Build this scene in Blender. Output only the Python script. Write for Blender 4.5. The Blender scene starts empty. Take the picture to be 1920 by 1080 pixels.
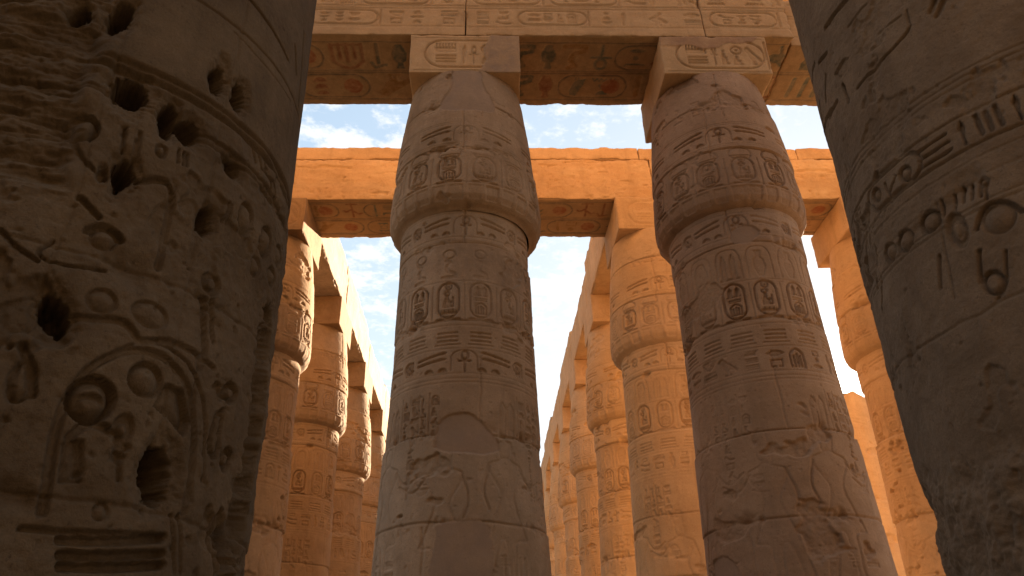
import bpy, math
import numpy as np

# ------------------------------------------------------------------ camera, sky, sun, exposure
scene = bpy.context.scene
EYE = 1.65                                   # eye height above the temple floor
F_PX, PITCH, YAW, ROLL = 1383.0, 0.5072, 0.0415, -0.0260
_f = np.array([math.sin(YAW)*math.cos(PITCH), math.cos(YAW)*math.cos(PITCH), math.sin(PITCH)])
_r0 = np.array([math.cos(YAW), -math.sin(YAW), 0.0]); _u0 = np.cross(_r0, _f)
_r = _r0*math.cos(ROLL) + _u0*math.sin(ROLL); _u = _u0*math.cos(ROLL) - _r0*math.sin(ROLL)
from mathutils import Matrix, Vector
cam_data = bpy.data.cameras.new('camera')
cam_data.sensor_width = 36.0
cam_data.lens = 36.0*F_PX/1920.0
cam_data.clip_start = 0.05; cam_data.clip_end = 3000.0
cam = bpy.data.objects.new('camera', cam_data)
scene.collection.objects.link(cam)
M = Matrix((( _r[0], _u[0], -_f[0], 0), (_r[1], _u[1], -_f[1], 0), (_r[2], _u[2], -_f[2], EYE), (0, 0, 0, 1)))
cam.matrix_world = M
scene.camera = cam

SUN_EL, SUN_AZ = math.radians(19.5), math.radians(27.8)     # azimuth clockwise from +Y
SUN_DIR = (math.cos(SUN_EL)*math.sin(SUN_AZ), math.cos(SUN_EL)*math.cos(SUN_AZ), math.sin(SUN_EL))

world = bpy.data.worlds.new("World"); scene.world = world
world.use_nodes = True
def build_world():
    nt = world.node_tree; nt.nodes.clear(); N = nt.nodes.new; L = nt.links.new
    out = N('ShaderNodeOutputWorld'); bg = N('ShaderNodeBackground'); bg.inputs['Strength'].default_value = 0.05
    sky = N('ShaderNodeTexSky'); sky.sky_type = 'NISHITA'; sky.sun_disc = False
    sky.sun_elevation = SUN_EL; sky.sun_rotation = SUN_AZ
    sky.altitude = 80; sky.air_density = 1.0; sky.dust_density = 0.4; sky.ozone_density = 1.5
    tc = N('ShaderNodeTexCoord')
    sep = N('ShaderNodeSeparateXYZ'); L(tc.outputs['Generated'], sep.inputs[0])
    mx = N('ShaderNodeMath'); mx.operation = 'MAXIMUM'; mx.inputs[1].default_value = 0.08; L(sep.outputs['Z'], mx.inputs[0])
    dx = N('ShaderNodeMath'); dx.operation = 'DIVIDE'; L(sep.outputs['X'], dx.inputs[0]); L(mx.outputs[0], dx.inputs[1])
    dy = N('ShaderNodeMath'); dy.operation = 'DIVIDE'; L(sep.outputs['Y'], dy.inputs[0]); L(mx.outputs[0], dy.inputs[1])
    cmb = N('ShaderNodeCombineXYZ'); L(dx.outputs[0], cmb.inputs[0]); L(dy.outputs[0], cmb.inputs[1])
    n1 = N('ShaderNodeTexNoise'); n1.inputs['Scale'].default_value = 3.2; n1.inputs['Detail'].default_value = 9; n1.inputs['Roughness'].default_value = 0.62
    n1.inputs['Distortion'].default_value = 0.25; L(cmb.outputs[0], n1.inputs['Vector'])
    n2 = N('ShaderNodeTexNoise'); n2.inputs['Scale'].default_value = 15.0; n2.inputs['Detail'].default_value = 7; n2.inputs['Roughness'].default_value = 0.65; L(cmb.outputs[0], n2.inputs['Vector'])
    ad = N('ShaderNodeMath'); ad.operation = 'MULTIPLY_ADD'; ad.inputs[1].default_value = 0.85; L(n2.outputs['Fac'], ad.inputs[0]); L(n1.outputs['Fac'], ad.inputs[2])
    mr = N('ShaderNodeMapRange'); mr.inputs['From Min'].default_value = 0.86; mr.inputs['From Max'].default_value = 1.06
    mr.inputs['To Min'].default_value = 0.12; mr.inputs['To Max'].default_value = 0.95; mr.interpolation_type = 'SMOOTHSTEP'; L(ad.outputs[0], mr.inputs['Value'])
    sp = N('ShaderNodeSeparateColor'); L(sky.outputs[0], sp.inputs[0]); cc = N('ShaderNodeCombineColor')
    for i in range(3):                                   # soft shoulder for the bright sky round the sun
        m1 = N('ShaderNodeMath'); m1.operation = 'MULTIPLY'; m1.inputs[1].default_value = -1/2.2; L(sp.outputs[i], m1.inputs[0])
        m2 = N('ShaderNodeMath'); m2.operation = 'EXPONENT'; L(m1.outputs[0], m2.inputs[0])
        m3 = N('ShaderNodeMath'); m3.operation = 'MULTIPLY_ADD'; m3.inputs[1].default_value = -2.95; m3.inputs[2].default_value = 2.95
        L(m2.outputs[0], m3.inputs[0]); L(m3.outputs[0], cc.inputs[i])
    mix = N('ShaderNodeMix'); mix.data_type = 'RGBA'; L(mr.outputs[0], mix.inputs['Factor']); L(cc.outputs[0], mix.inputs[6])
    cl = N('ShaderNodeVectorMath'); cl.operation = 'MULTIPLY_ADD'
    cl.inputs[1].default_value = (0.06, 0.05, 0.04); cl.inputs[2].default_value = (2.6, 2.63, 2.67)
    L(sky.outputs[0], cl.inputs[0]); L(cl.outputs[0], mix.inputs[7])
    nv = N('ShaderNodeVectorMath'); nv.operation = 'NORMALIZE'; L(tc.outputs['Generated'], nv.inputs[0])
    dt = N('ShaderNodeVectorMath'); dt.operation = 'DOT_PRODUCT'; dt.inputs[1].default_value = SUN_DIR; L(nv.outputs[0], dt.inputs[0])
    mxd = N('ShaderNodeMath'); mxd.operation = 'MAXIMUM'; mxd.inputs[1].default_value = 0.0; L(dt.outputs['Value'], mxd.inputs[0])
    last = mix.outputs[2]
    for power, gain in ((9000.0, 40.0), (220.0, 1.6)):      # the sun and the bright air round it
        pw = N('ShaderNodeMath'); pw.operation = 'POWER'; pw.inputs[1].default_value = power; L(mxd.outputs[0], pw.inputs[0])
        gl = N('ShaderNodeVectorMath'); gl.operation = 'SCALE'; gl.inputs[0].default_value = (gain, gain*.93, gain*.8); L(pw.outputs[0], gl.inputs['Scale'])
        av = N('ShaderNodeVectorMath'); av.operation = 'ADD'; L(last, av.inputs[0]); L(gl.outputs[0], av.inputs[1]); last = av.outputs[0]
    L(last, bg.inputs['Color']); L(bg.outputs[0], out.inputs['Surface'])
build_world()

sun = bpy.data.lights.new('sun', 'SUN'); sun.energy = 4.2; sun.angle = math.radians(0.53); sun.color = (1.0, 0.83, 0.60)
so = bpy.data.objects.new('sun', sun); scene.collection.objects.link(so)
so.rotation_euler = Vector(SUN_DIR).to_track_quat('Z', 'Y').to_euler()
so.location = (20, 40, 30)

scene.view_settings.view_transform = 'Standard'; scene.view_settings.look = 'None'
scene.view_settings.exposure = 3.02; scene.view_settings.gamma = 1.0
try:
    scene.cycles.max_bounces = 12; scene.cycles.diffuse_bounces = 7
    scene.cycles.use_denoising = True
except Exception:
    pass

# ------------------------------------------------------------------ helpers: noise, carving, meshes
_lat = np.random.RandomState(7).rand(48, 48, 48).astype(np.float32)
def vnoise(x, y, z, freq, off=0.0):
    p = [np.asarray(a, np.float32)*freq + o + off for a, o in ((x, 13.3), (y, 7.7), (z, 3.1))]
    p = np.broadcast_arrays(*p)
    i = [np.floor(a).astype(np.int32) for a in p]
    t = [a - b for a, b in zip(p, i)]; t = [a*a*(3 - 2*a) for a in t]
    i0 = [a % 48 for a in i]; i1 = [(a + 1) % 48 for a in i0]
    def g(a, b, c): return _lat[a, b, c]
    x00 = g(i0[0], i0[1], i0[2])*(1 - t[0]) + g(i1[0], i0[1], i0[2])*t[0]
    x10 = g(i0[0], i1[1], i0[2])*(1 - t[0]) + g(i1[0], i1[1], i0[2])*t[0]
    x01 = g(i0[0], i0[1], i1[2])*(1 - t[0]) + g(i1[0], i0[1], i1[2])*t[0]
    x11 = g(i0[0], i1[1], i1[2])*(1 - t[0]) + g(i1[0], i1[1], i1[2])*t[0]
    a = x00*(1 - t[1]) + x10*t[1]; b = x01*(1 - t[1]) + x11*t[1]
    return a*(1 - t[2]) + b*t[2]                       # 0..1
def fbm(x, y, z, freq, oct=4, gain=0.55, off=0.0):
    s = 0; a = 1.0; tot = 0
    for k in range(oct):
        s = s + a*(vnoise(x, y, z, freq*2.03**k, off + 5.17*k) - 0.5); tot += a; a *= gain
    return s/tot*2                                     # about -1..1
def sstep(a, b, x):
    t = np.clip((x - a)/(b - a), 0, 1); return t*t*(3 - 2*t)

# signed distances, in metres, on arrays X, Z
def d_cap(X, Z, x0, z0, x1, z1, w):
    dx, dz = x1 - x0, z1 - z0; l = dx*dx + dz*dz + 1e-12
    t = np.clip(((X - x0)*dx + (Z - z0)*dz)/l, 0, 1)
    return np.hypot(X - x0 - t*dx, Z - z0 - t*dz) - w
def d_ell(X, Z, x, z, rx, rz):
    k = np.hypot((X - x)/rx, (Z - z)/rz); return (k - 1)*min(rx, rz)
def d_poly(X, Z, P):
    d = np.full(X.shape, 1e9, np.float32); inside = np.zeros(X.shape, bool); n = len(P)
    for i in range(n):
        (x0, z0), (x1, z1) = P[i], P[(i + 1) % n]
        d = np.minimum(d, d_cap(X, Z, x0, z0, x1, z1, 0))
        if z0 != z1:
            c = ((z0 > Z) != (z1 > Z)) & (X < (x1 - x0)*(Z - z0)/(z1 - z0) + x0); inside ^= c
    return np.where(inside, -d, d)

# hieroglyphs as simple shapes in a unit box: L line, D disc, O ring, E ellipse, P polygon, Z polyline
half_up = [(math.cos(a)*0.5 + 0.5, math.sin(a)*0.9 + 0.05) for a in np.linspace(0, math.pi, 9)]
half_dn = [(math.cos(a)*0.5 + 0.5, 0.95 + math.sin(a)*0.9) for a in np.linspace(math.pi, 2*math.pi, 9)]
GL = {
 'ankh': (0.55, [('O', .5, .77, .23, .2, .07), ('L', .5, .55, .5, 0, .07), ('L', .1, .5, .9, .5, .065)]),
 'disc': (1.0, [('O', .5, .5, .4, .4, .07), ('D', .5, .5, .1)]),
 'sun':  (1.0, [('D', .5, .5, .42)]),
 'reed': (0.35, [('P', [(.35, 0), (.6, 0), (.62, .35), (.9, .7), (.7, 1), (.3, .75), (.38, .35)])]),
 'nb':   (1.8, [('P', half_dn)]),
 'loaf': (1.4, [('P', half_up)]),
 'water': (3.2, [('Z', [(i/10, .5 + (.3 if i % 2 else -.3)) for i in range(11)], .13)]),
 'board': (1.9, [('P', [(0, .1), (1, .1), (1, .6), (0, .6)])] + [('L', .07 + .145*i, .6, .07 + .145*i, .95, .045) for i in range(7)]),
 'seat': (0.62, [('P', [(.1, 0), (.95, 0), (.95, .1), (.72, .14), (.8, .45), (.55, .5), (.58, .68), (.28, .7), (.15, .35)]), ('D', .45, .8, .15)]),
 'seatsun': (0.55, [('P', [(.1, 0), (.95, 0), (.95, .09), (.72, .12), (.8, .38), (.55, .42), (.58, .56), (.28, .58), (.15, .3)]), ('D', .42, .66, .13), ('O', .42, .87, .2, .12, .06), ('L', .9, .12, .9, .6, .05)]),
 'bird': (1.0, [('P', [(.02, .78), (.14, .92), (.3, .95), (.42, .8), (.6, .62), (1, .22), (.95, .12), (.6, .3), (.5, .2), (.42, .2), (.28, .35), (.2, .6)]), ('L', .42, .22, .4, 0, .04), ('L', .52, .22, .52, 0, .04), ('L', .36, .01, .62, .01, .035)]),
 'owl':  (0.75, [('P', [(.15, .98), (.5, 1), (.6, .8), (.85, .4), (.95, .05), (.75, .1), (.5, .12), (.3, .3), (.12, .7)]), ('L', .4, .15, .4, 0, .05), ('L', .55, .15, .55, 0, .05)]),
 'cobra': (0.6, [('Z', [(.1, .05), (.9, .05), (.85, .25), (.45, .35), (.35, .6), (.55, .85), (.3, .95)], .1)]),
 'viper': (2.6, [('Z', [(0, .7), (.1, .85), (.2, .5), (.5, .3), (1, .25)], .14)]),
 'mouth': (2.4, [('P', [(0, .5), (.25, .8), (.5, .9), (.75, .8), (1, .5), (.75, .2), (.5, .1), (.25, .2)])]),
 'arm':  (2.6, [('Z', [(0, .8), (.05, .4), (.75, .4), (1, .55)], .14)]),
 'bars': (2.2, [('L', .05, .15, .95, .15, .08), ('L', .05, .5, .95, .5, .08), ('L', .05, .85, .95, .85, .08)]),
 'was':  (0.4, [('L', .5, 0, .5, .8, .1), ('Z', [(.1, .75), (.3, .95), (.9, .85)], .1)]),
 'djed': (0.45, [('L', .5, 0, .5, 1, .13)] + [('L', .1, z, .9, z, .06) for z in (.55, .68, .81, .94)]),
 'strk': (0.9, [('L', .15, .1, .15, .9, .08), ('L', .5, .1, .5, .9, .08), ('L', .85, .1, .85, .9, .08)]),
 'house': (1.4, [('Z', [(.4, .1), (.05, .1), (.05, .9), (.95, .9), (.95, .1), (.65, .1)], .08)]),
 'gate': (0.85, [('Z', [(.1, 0), (.1, .7), (.3, .92), (.5, 1), (.7, .92), (.9, .7), (.9, 0)], .06), ('L', .5, 0, .5, .7, .06), ('L', .3, 0, .3, .6, .05), ('L', .7, 0, .7, .6, .05), ('L', .1, .03, .9, .03, .05)]),
 'twin': (1.1, [('P', [(.05, .1), (.2, 0), (.35, .1), (.4, .7), (.25, 1), (.1, .7)]), ('P', [(.62, .1), (.78, 0), (.92, .1), (.95, .7), (.8, 1), (.62, .7)]), ('L', 0, .02, 1, .02, .05)]),
 'wing': (2.6, [('P', [(0, .95), (.1, 1), (1, .62), (1, .5), (.1, .82)]), ('P', [(.02, .5), (.1, .56), (1, .28), (1, .16), (.1, .38)])]),
 'wingr': (2.6, [('P', [(1, .95), (.9, 1), (0, .62), (0, .5), (.9, .82)]), ('P', [(.98, .5), (.9, .56), (0, .28), (0, .16), (.9, .38)])]),
 'bee':  (1.0, [('P', [(.05, .5), (.3, .7), (.6, .6), (1, .25), (.9, .15), (.5, .3), (.2, .3)]), ('P', [(.35, .65), (.6, 1), (.75, .95), (.55, .6)]), ('L', .4, .3, .35, 0, .05), ('L', .55, .28, .6, 0, .05)]),
 'sedge': (0.6, [('L', .5, 0, .5, .95, .07), ('Z', [(.5, .5), (.8, .75), (.95, .7)], .07), ('Z', [(.5, .4), (.15, .6), (.05, .5)], .07), ('L', .25, .02, .8, .02, .06)]),
 'plume': (0.3, [('P', [(.2, 0), (.7, 0), (.95, .6), (.8, .95), (.5, 1), (.25, .9), (.05, .55)])]),
 'jar':  (0.5, [('P', [(.35, 0), (.65, 0), (.85, .35), (.8, .65), (.62, .75), (.7, 1), (.3, 1), (.38, .75), (.2, .65), (.15, .35)])]),
}
TALL = ['reed', 'seat', 'bird', 'owl', 'ankh', 'was', 'djed', 'cobra', 'sedge', 'strk', 'jar', 'bee', 'gate']
FLAT = ['nb', 'loaf', 'water', 'board', 'viper', 'mouth', 'arm', 'bars', 'house', 'sun']
def glyph_sdf(X, Z, prims, x, z, w, h):
    q = min(w, h); d = np.full(X.shape, 1e9, np.float32)
    for p in prims:
        k = p[0]
        if k == 'L': e = d_cap(X, Z, x + p[1]*w, z + p[2]*h, x + p[3]*w, z + p[4]*h, p[5]*q)
        elif k == 'D': e = np.hypot(X - x - p[1]*w, Z - z - p[2]*h) - p[3]*q
        elif k == 'E': e = d_ell(X, Z, x + p[1]*w, z + p[2]*h, p[3]*w, p[4]*h)
        elif k == 'O': e = np.abs(d_ell(X, Z, x + p[1]*w, z + p[2]*h, p[3]*w, p[4]*h)) - p[5]*q
        elif k == 'P': e = d_poly(X, Z, [(x + a*w, z + b*h) for a, b in p[1]])
        elif k == 'Z':
            e = np.full(X.shape, 1e9, np.float32)
            for (a, b), (c, f) in zip(p[1], p[1][1:]): e = np.minimum(e, d_cap(X, Z, x + a*w, z + b*h, x + c*w, z + f*h, p[2]*q))
        d = np.minimum(d, e)
    return d

def chaikin(P, closed):
    P = np.array(P, float)
    for _ in range(2):
        Q = np.roll(P, -1, 0) if closed else P[1:]
        A = P if closed else P[:-1]
        N = np.stack([.75*A + .25*Q, .25*A + .75*Q], 1).reshape(-1, 2)
        P = N if closed else np.concatenate([P[:1], N, P[-1:]])
    return [tuple(p) for p in P]
class Relief:
    """height field (metres, outward) over surface coordinates s (across) and z (up), with a painted-colour layer"""
    def __init__(self, s, z, soft=0.012):
        self.s = np.asarray(s, np.float32); self.z = np.asarray(z, np.float32)
        self.H = np.zeros((len(z), len(s)), np.float32); self.C = np.zeros((len(z), len(s), 4), np.float32); self.soft = soft
    def win(self, s0, s1, z0, z1):
        i0, i1 = np.searchsorted(self.s, [s0, s1]); j0, j1 = np.searchsorted(self.z, [z0, z1])
        if i1 - i0 < 1 or j1 - j0 < 1: return None
        return (slice(j0, j1), slice(i0, i1))
    def grids(self, W): return np.meshgrid(self.s[W[1]], self.z[W[0]])
    def sunk(self, W, d, depth, core=0.45, width=None, paint=None):
        width = width or depth*0.9
        h = -depth*(core + (1 - core)*np.exp(np.minimum(d, 0)/width))*sstep(self.soft*0.5, -self.soft*0.5, d)
        self.H[W] = np.minimum(self.H[W], h) if True else h
        if paint is not None:
            m = sstep(self.soft*0.5, -self.soft*0.5, d)[..., None]*paint[3]
            c = self.C[W]; c[..., :3] = np.where(m > 0.3, np.array(paint[:3], np.float32), c[..., :3]); c[..., 3:] = np.maximum(c[..., 3:], m)
    def glyph(self, name, x, z, h, depth=0.02, w=None, core=0.45, paint=None):
        asp, pr = GL[name]; w = w or asp*h; m = 0.04
        W = self.win(x - m, x + w + m, z - m, z + h + m)
        if W is None: return
        X, Z = self.grids(W); self.sunk(W, glyph_sdf(X, Z, pr, x, z, w, h), depth, core, paint=paint)
    def stroke(self, pts, w, depth, core=0.8, paint=None):
        if len(pts) > 2: pts = chaikin(pts, False)
        a = np.array(pts); m = w + 0.03
        W = self.win(a[:, 0].min() - m, a[:, 0].max() + m, a[:, 1].min() - m, a[:, 1].max() + m)
        if W is None: return
        X, Z = self.grids(W); d = np.full(X.shape, 1e9, np.float32)
        for p, q in zip(pts, pts[1:]): d = np.minimum(d, d_cap(X, Z, p[0], p[1], q[0], q[1], w*0.5))
        self.sunk(W, d, depth, core, paint=paint)
    def poly(self, pts, depth, core=0.25, outline=None, width=None, paint=None):
        if len(pts) > 6: pts = chaikin(pts, True)
        a = np.array(pts); m = 0.05
        W = self.win(a[:, 0].min() - m, a[:, 0].max() + m, a[:, 1].min() - m, a[:, 1].max() + m)
        if W is None: return
        X, Z = self.grids(W); d = d_poly(X, Z, pts)
        if outline: d = np.abs(d) - outline
        self.sunk(W, d, depth, core, width, paint)
    def ell(self, x, z, rx, rz, depth, core=0.2, ring=None, width=None, paint=None):
        m = 0.06 + (ring or 0)
        W = self.win(x - rx - m, x + rx + m, z - rz - m, z + rz + m)
        if W is None: return
        X, Z = self.grids(W); d = d_ell(X, Z, x, z, rx, rz)
        if ring: d = np.abs(d) - ring
        self.sunk(W, d, depth, core, width, paint)
    def boss(self, x, z, rx, rz, height, groove):
        """a disc standing up out of a cut ring"""
        self.ell(x, z, rx, rz, groove, core=0.0, width=0.5*min(rx, rz))
        W = self.win(x - rx, x + rx, z - rz, z + rz)
        if W is None: return
        X, Z = self.grids(W); k = np.hypot((X - x)/rx, (Z - z)/rz)
        self.H[W] += height*np.clip(1 - k*k*1.35, 0, 1)
    def ring_line(self, z, w=0.012, depth=0.012):
        W = self.win(self.s[0] - 1, self.s[-1] + 1, z - w, z + w)
        if W is None: return
        _, Z = self.grids(W); self.H[W] = np.minimum(self.H[W], -depth*(1 - np.abs(Z - z)/w))
    def cartouche(self, x, z, w, h, depth, kind, paint=None, seed=0):
        """upright rope ring with a bar below and signs inside"""
        r = w*0.5; X0 = x + r
        W = self.win(x - .05, x + w + .05, z - .06, z + h + .05)
        if W is None: return
        X, Z = self.grids(W)
        d = d_cap(X, Z, X0, z + r, X0, z + h - r, r*0.92)
        self.sunk(W, np.abs(d) - w*0.042, depth, 0.8)
        self.sunk(W, d_cap(X, Z, x, z - .015, x + w, z - .015, w*.035), depth, 0.8)
        g = w*0.58; gx = X0 - g/2
        if kind == 0:
            self.glyph('disc', X0 - w*.17, z + h*.76, w*.34, depth)
            self.glyph('seatsun', X0 - g*.5, z + h*.3, h*.44, depth, w=g*.95)
            self.glyph('board', gx - w*.04, z + h*.1, h*.14, depth, w=g*1.15)
        else:
            self.glyph('twin', gx, z + h*.62, h*.27, depth, w=g)
            self.glyph('bars', gx, z + h*.46, h*.09, depth, w=g)
            self.glyph('gate', gx, z + h*.12, h*.3, depth, w=g)
    def text(self, x0, x1, z, h, depth, rng, paints=None, gap=0.02):
        x = x0
        while x < x1 - 0.1*h:
            pc = None if paints is None else paints[rng.randint(len(paints))]
            if rng.rand() < 0.5:
                n = TALL[rng.randint(len(TALL))]; w = GL[n][0]*h*0.95
                self.glyph(n, x, z + .03*h, h*.94, depth, w=w, paint=pc)
            else:
                k = 2 if rng.rand() < 0.5 else 3; w = h*(0.75 + 0.3*rng.rand()); hh = h/k
                for j in range(k):
                    n = FLAT[rng.randint(len(FLAT))]; ww = min(w, GL[n][0]*hh*0.8); 
                    self.glyph(n, x + (w - ww)/2, z + j*hh + .1*hh, hh*.78, depth, w=ww, paint=pc)
            x += w + gap + 0.1*h
    def figure(self, x, z, h, depth, flip=1, plumes=False):
        """a standing king or god in outline"""
        def T(P): return [(x + flip*a*h, z + b*h) for a, b in P]
        body = [(-.045, .60), (-.075, .66), (-.115, .72), (-.135, .775), (-.12, .81), (-.05, .83), (-.03, .85), (.03, .85), (.05, .83), (.12, .81), (.135, .775), (.11, .72), (.07, .66), (.05, .60),
                (.06, .54), (.09, .46), (.13, .36), (.15, .31), (.05, .315), (.055, .22), (.045, .12), (.05, .035), (.115, .0), (-.01, .0), (.0, .1), (-.01, .2), (-.02, .315), (-.06, .315),
                (-.085, .2), (-.11, .1), (-.12, .035), (-.06, .0), (-.18, .0), (-.17, .1), (-.15, .2), (-.125, .315), (-.11, .4), (-.075, .5)]
        self.poly(T(body), depth, core=.12, width=.03)
        head = [(-.045, .84), (-.06, .93), (-.02, .975), (.04, .965), (.055, .92), (.035, .85)]
        self.poly(T(head), depth, core=.2, width=.02)
        self.stroke(T([(.11, .78), (.2, .66), (.32, .74)]), .03*h/2, depth); self.stroke(T([(-.12, .78), (-.17, .62), (-.13, .5)]), .03*h/2, depth)
        if plumes:
            for o in (-.045, .02): self.poly(T([(o, .98), (o + .05, .98), (o + .06, 1.2), (o + .03, 1.25), (o, 1.2)]), depth, core=.2, width=.02)
        else:
            self.poly(T([(-.05, .97), (.05, .97), (.06, 1.02), (.02, 1.1), (-.03, 1.1)]), depth, core=.2, width=.02)
    def patch(self, f, colour, level=-0.004, k=1.0, smooth=True):
        """smooth mortar repair: f < 0 inside; hides the carving below"""
        m = sstep(0.012, -0.012, f)
        S, Z = np.meshgrid(self.s, self.z)
        self.H = self.H*(1 - m) + (level + .006*fbm(S, Z, S*0, 2.2, 5, .6, off=3))*m
        self.C[..., :3] = np.where(m[..., None] > 0.02, np.array(colour, np.float32), self.C[..., :3])
        self.C[..., 3] = np.where(m > .02, np.maximum(m*k*(.8 + .35*fbm(S, Z, S*0, 3.5, 4, .6, off=12)), .1), self.C[..., 3])

def link(o, parent=None):
    scene.collection.objects.link(o)
    if parent: o.parent = parent
    return o
def sheet_mesh(name, V, C=None, close=False, flip=False):
    """V: (rows, cols, 3) grid -> mesh"""
    nz, ns = V.shape[:2]; me = bpy.data.meshes.new(name)
    idx = np.arange(nz*ns, dtype=np.int32).reshape(nz, ns)
    if close: idx = np.concatenate([idx, idx[:, :1]], 1)
    a, b, c, d = idx[:-1, :-1], idx[:-1, 1:], idx[1:, 1:], idx[1:, :-1]
    F = np.stack([a, b, c, d] if not flip else [d, c, b, a], -1).reshape(-1, 4)
    return fill_mesh(me, V.reshape(-1, 3), F, None if C is None else C.reshape(-1, 4))
def fill_mesh(me, V, F, C=None):
    me.vertices.add(len(V)); me.vertices.foreach_set('co', np.ascontiguousarray(V, np.float32).ravel())
    n = len(F); me.loops.add(n*4); me.polygons.add(n)
    me.loops.foreach_set('vertex_index', np.ascontiguousarray(F, np.int32).ravel())
    me.polygons.foreach_set('loop_start', np.arange(0, 4*n, 4, dtype=np.int32))
    if C is None: C = np.zeros((len(V), 4), np.float32)
    if True:
        at = me.attributes.new('paint', 'FLOAT_COLOR', 'POINT'); at.data.foreach_set('color', np.ascontiguousarray(C, np.float32).ravel())
    me.update(); me.validate(); me.shade_smooth()
    return me
def tag(o, label=None, cat=None, group=None, kind=None):
    for k, v in (('label', label), ('category', cat), ('group', group), ('kind', kind)):
        if v: o[k] = v
    return o
def thing(name, loc, label, cat, group=None, rz=0.0):
    o = bpy.data.objects.new(name, None); o.empty_display_size = 0.3; o.location = loc; o.rotation_euler = (0, 0, rz)
    link(o); return tag(o, label, cat, group, 'thing')
def part(name, me, mat, parent=None):
    if mat and not me.materials: me.materials.append(mat)
    return link(bpy.data.objects.new(name, me), parent)

# ------------------------------------------------------------------ materials
def sandstone(name, light, dark, stain, scale=1.0, bump=0.35):
    m = bpy.data.materials.new(name); m.use_nodes = True; nt = m.node_tree; N = nt.nodes.new; L = nt.links.new
    bs = nt.nodes['Principled BSDF']; bs.inputs['Roughness'].default_value = 0.92
    bs.inputs['Specular IOR Level'].default_value = 0.12
    tc = N('ShaderNodeTexCoord')
    geo = N('ShaderNodeNewGeometry')
    def noise(sc, det, rough, vec, dist=0.0):
        n = N('ShaderNodeTexNoise'); n.inputs['Scale'].default_value = sc; n.inputs['Detail'].default_value = det
        n.inputs['Roughness'].default_value = rough; n.inputs['Distortion'].default_value = dist; L(vec, n.inputs['Vector']); return n.outputs['Fac']
    def rng(v, a, b, lo=0.0, hi=1.0):
        r = N('ShaderNodeMapRange'); r.inputs['From Min'].default_value = a; r.inputs['From Max'].default_value = b
        r.inputs['To Min'].default_value = lo; r.inputs['To Max'].default_value = hi; L(v, r.inputs['Value']); return r.outputs[0]
    def mix(f, a, b, mode='MIX'):
        x = N('ShaderNodeMix'); x.data_type = 'RGBA'; x.blend_type = mode
        if isinstance(f, float): x.inputs['Factor'].default_value = f
        else: L(f, x.inputs['Factor'])
        for i, v in ((6, a), (7, b)):
            if isinstance(v, tuple): x.inputs[i].default_value = (*v, 1)
            else: L(v, x.inputs[i])
        return x.outputs[2]
    pos = geo.outputs['Position']
    lay = N('ShaderNodeMapping'); lay.inputs['Scale'].default_value = (0.35, 0.35, 3.2); L(pos, lay.inputs['Vector'])
    run = N('ShaderNodeMapping'); run.inputs['Scale'].default_value = (3.0, 3.0, 0.35); L(pos, run.inputs['Vector'])
    c = mix(rng(noise(0.9*scale, 6, .62, pos, .4), .33, .68), dark, light)
    c = mix(rng(noise(1.6, 8, .65, lay.outputs[0], .6), .45, .75, 0, .45), c, stain)
    c = mix(rng(noise(1.3, 6, .6, run.outputs[0]), .52, .75, 0, .4), c, tuple(x*0.62 for x in dark))
    c = mix(rng(noise(7*scale, 5, .7, pos), .55, .78, 0, .35), c, tuple(min(1, x*1.3) for x in light))
    c = mix(rng(noise(60, 3, .7, pos), .3, .7, 0, .38), c, tuple(x*0.62 for x in dark))
    c = mix(rng(noise(26, 4, .6, pos), .60, .70, 0, .5), c, tuple(x*0.55 for x in dark))
    c = mix(rng(noise(2.6, 7, .72, pos, .8), .50, .66, 0, .38), c, tuple(x*0.68 for x in dark))
    at = N('ShaderNodeAttribute'); at.attribute_name = 'paint'
    wear = rng(noise(5, 6, .7, pos), .3, .62, 0.45, 1.0)
    mu = N('ShaderNodeMath'); mu.operation = 'MULTIPLY'; L(at.outputs['Alpha'], mu.inputs[0]); L(wear, mu.inputs[1])
    c = mix(mu.outputs[0], c, at.outputs['Color'])
    L(c, bs.inputs['Base Color'])
    b1 = N('ShaderNodeBump'); b1.inputs['Strength'].default_value = bump; b1.inputs['Distance'].default_value = 0.02
    L(noise(14, 8, .7, pos), b1.inputs['Height'])
    b2 = N('ShaderNodeBump'); b2.inputs['Strength'].default_value = bump; b2.inputs['Distance'].default_value = 0.006
    L(noise(90, 4, .7, pos), b2.inputs['Height']); L(b1.outputs[0], b2.inputs['Normal']); L(b2.outputs[0], bs.inputs['Normal'])
    return m
STONE = sandstone('sandstone', (0.52, 0.322, 0.168), (0.38, 0.228, 0.114), (0.40, 0.21, 0.095))
STONE_PALE = sandstone('pale_sandstone', (0.57, 0.375, 0.215), (0.45, 0.285, 0.155), (0.45, 0.245, 0.12))
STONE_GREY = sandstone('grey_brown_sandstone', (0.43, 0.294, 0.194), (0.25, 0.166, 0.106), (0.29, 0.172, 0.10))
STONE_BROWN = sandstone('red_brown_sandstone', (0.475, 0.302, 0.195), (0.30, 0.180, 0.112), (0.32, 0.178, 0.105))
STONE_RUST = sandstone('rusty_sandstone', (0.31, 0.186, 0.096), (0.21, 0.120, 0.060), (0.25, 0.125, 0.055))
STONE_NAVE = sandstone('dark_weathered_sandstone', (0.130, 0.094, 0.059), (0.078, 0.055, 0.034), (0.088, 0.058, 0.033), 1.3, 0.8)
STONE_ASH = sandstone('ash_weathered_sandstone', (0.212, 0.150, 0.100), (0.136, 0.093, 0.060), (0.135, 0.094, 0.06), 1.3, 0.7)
SAND = sandstone('sand_floor', (0.25, 0.18, 0.115), (0.19, 0.135, 0.085), (0.21, 0.14, 0.085), 0.5, 0.3)
PLASTER = (0.245, 0.168, 0.122)

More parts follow.
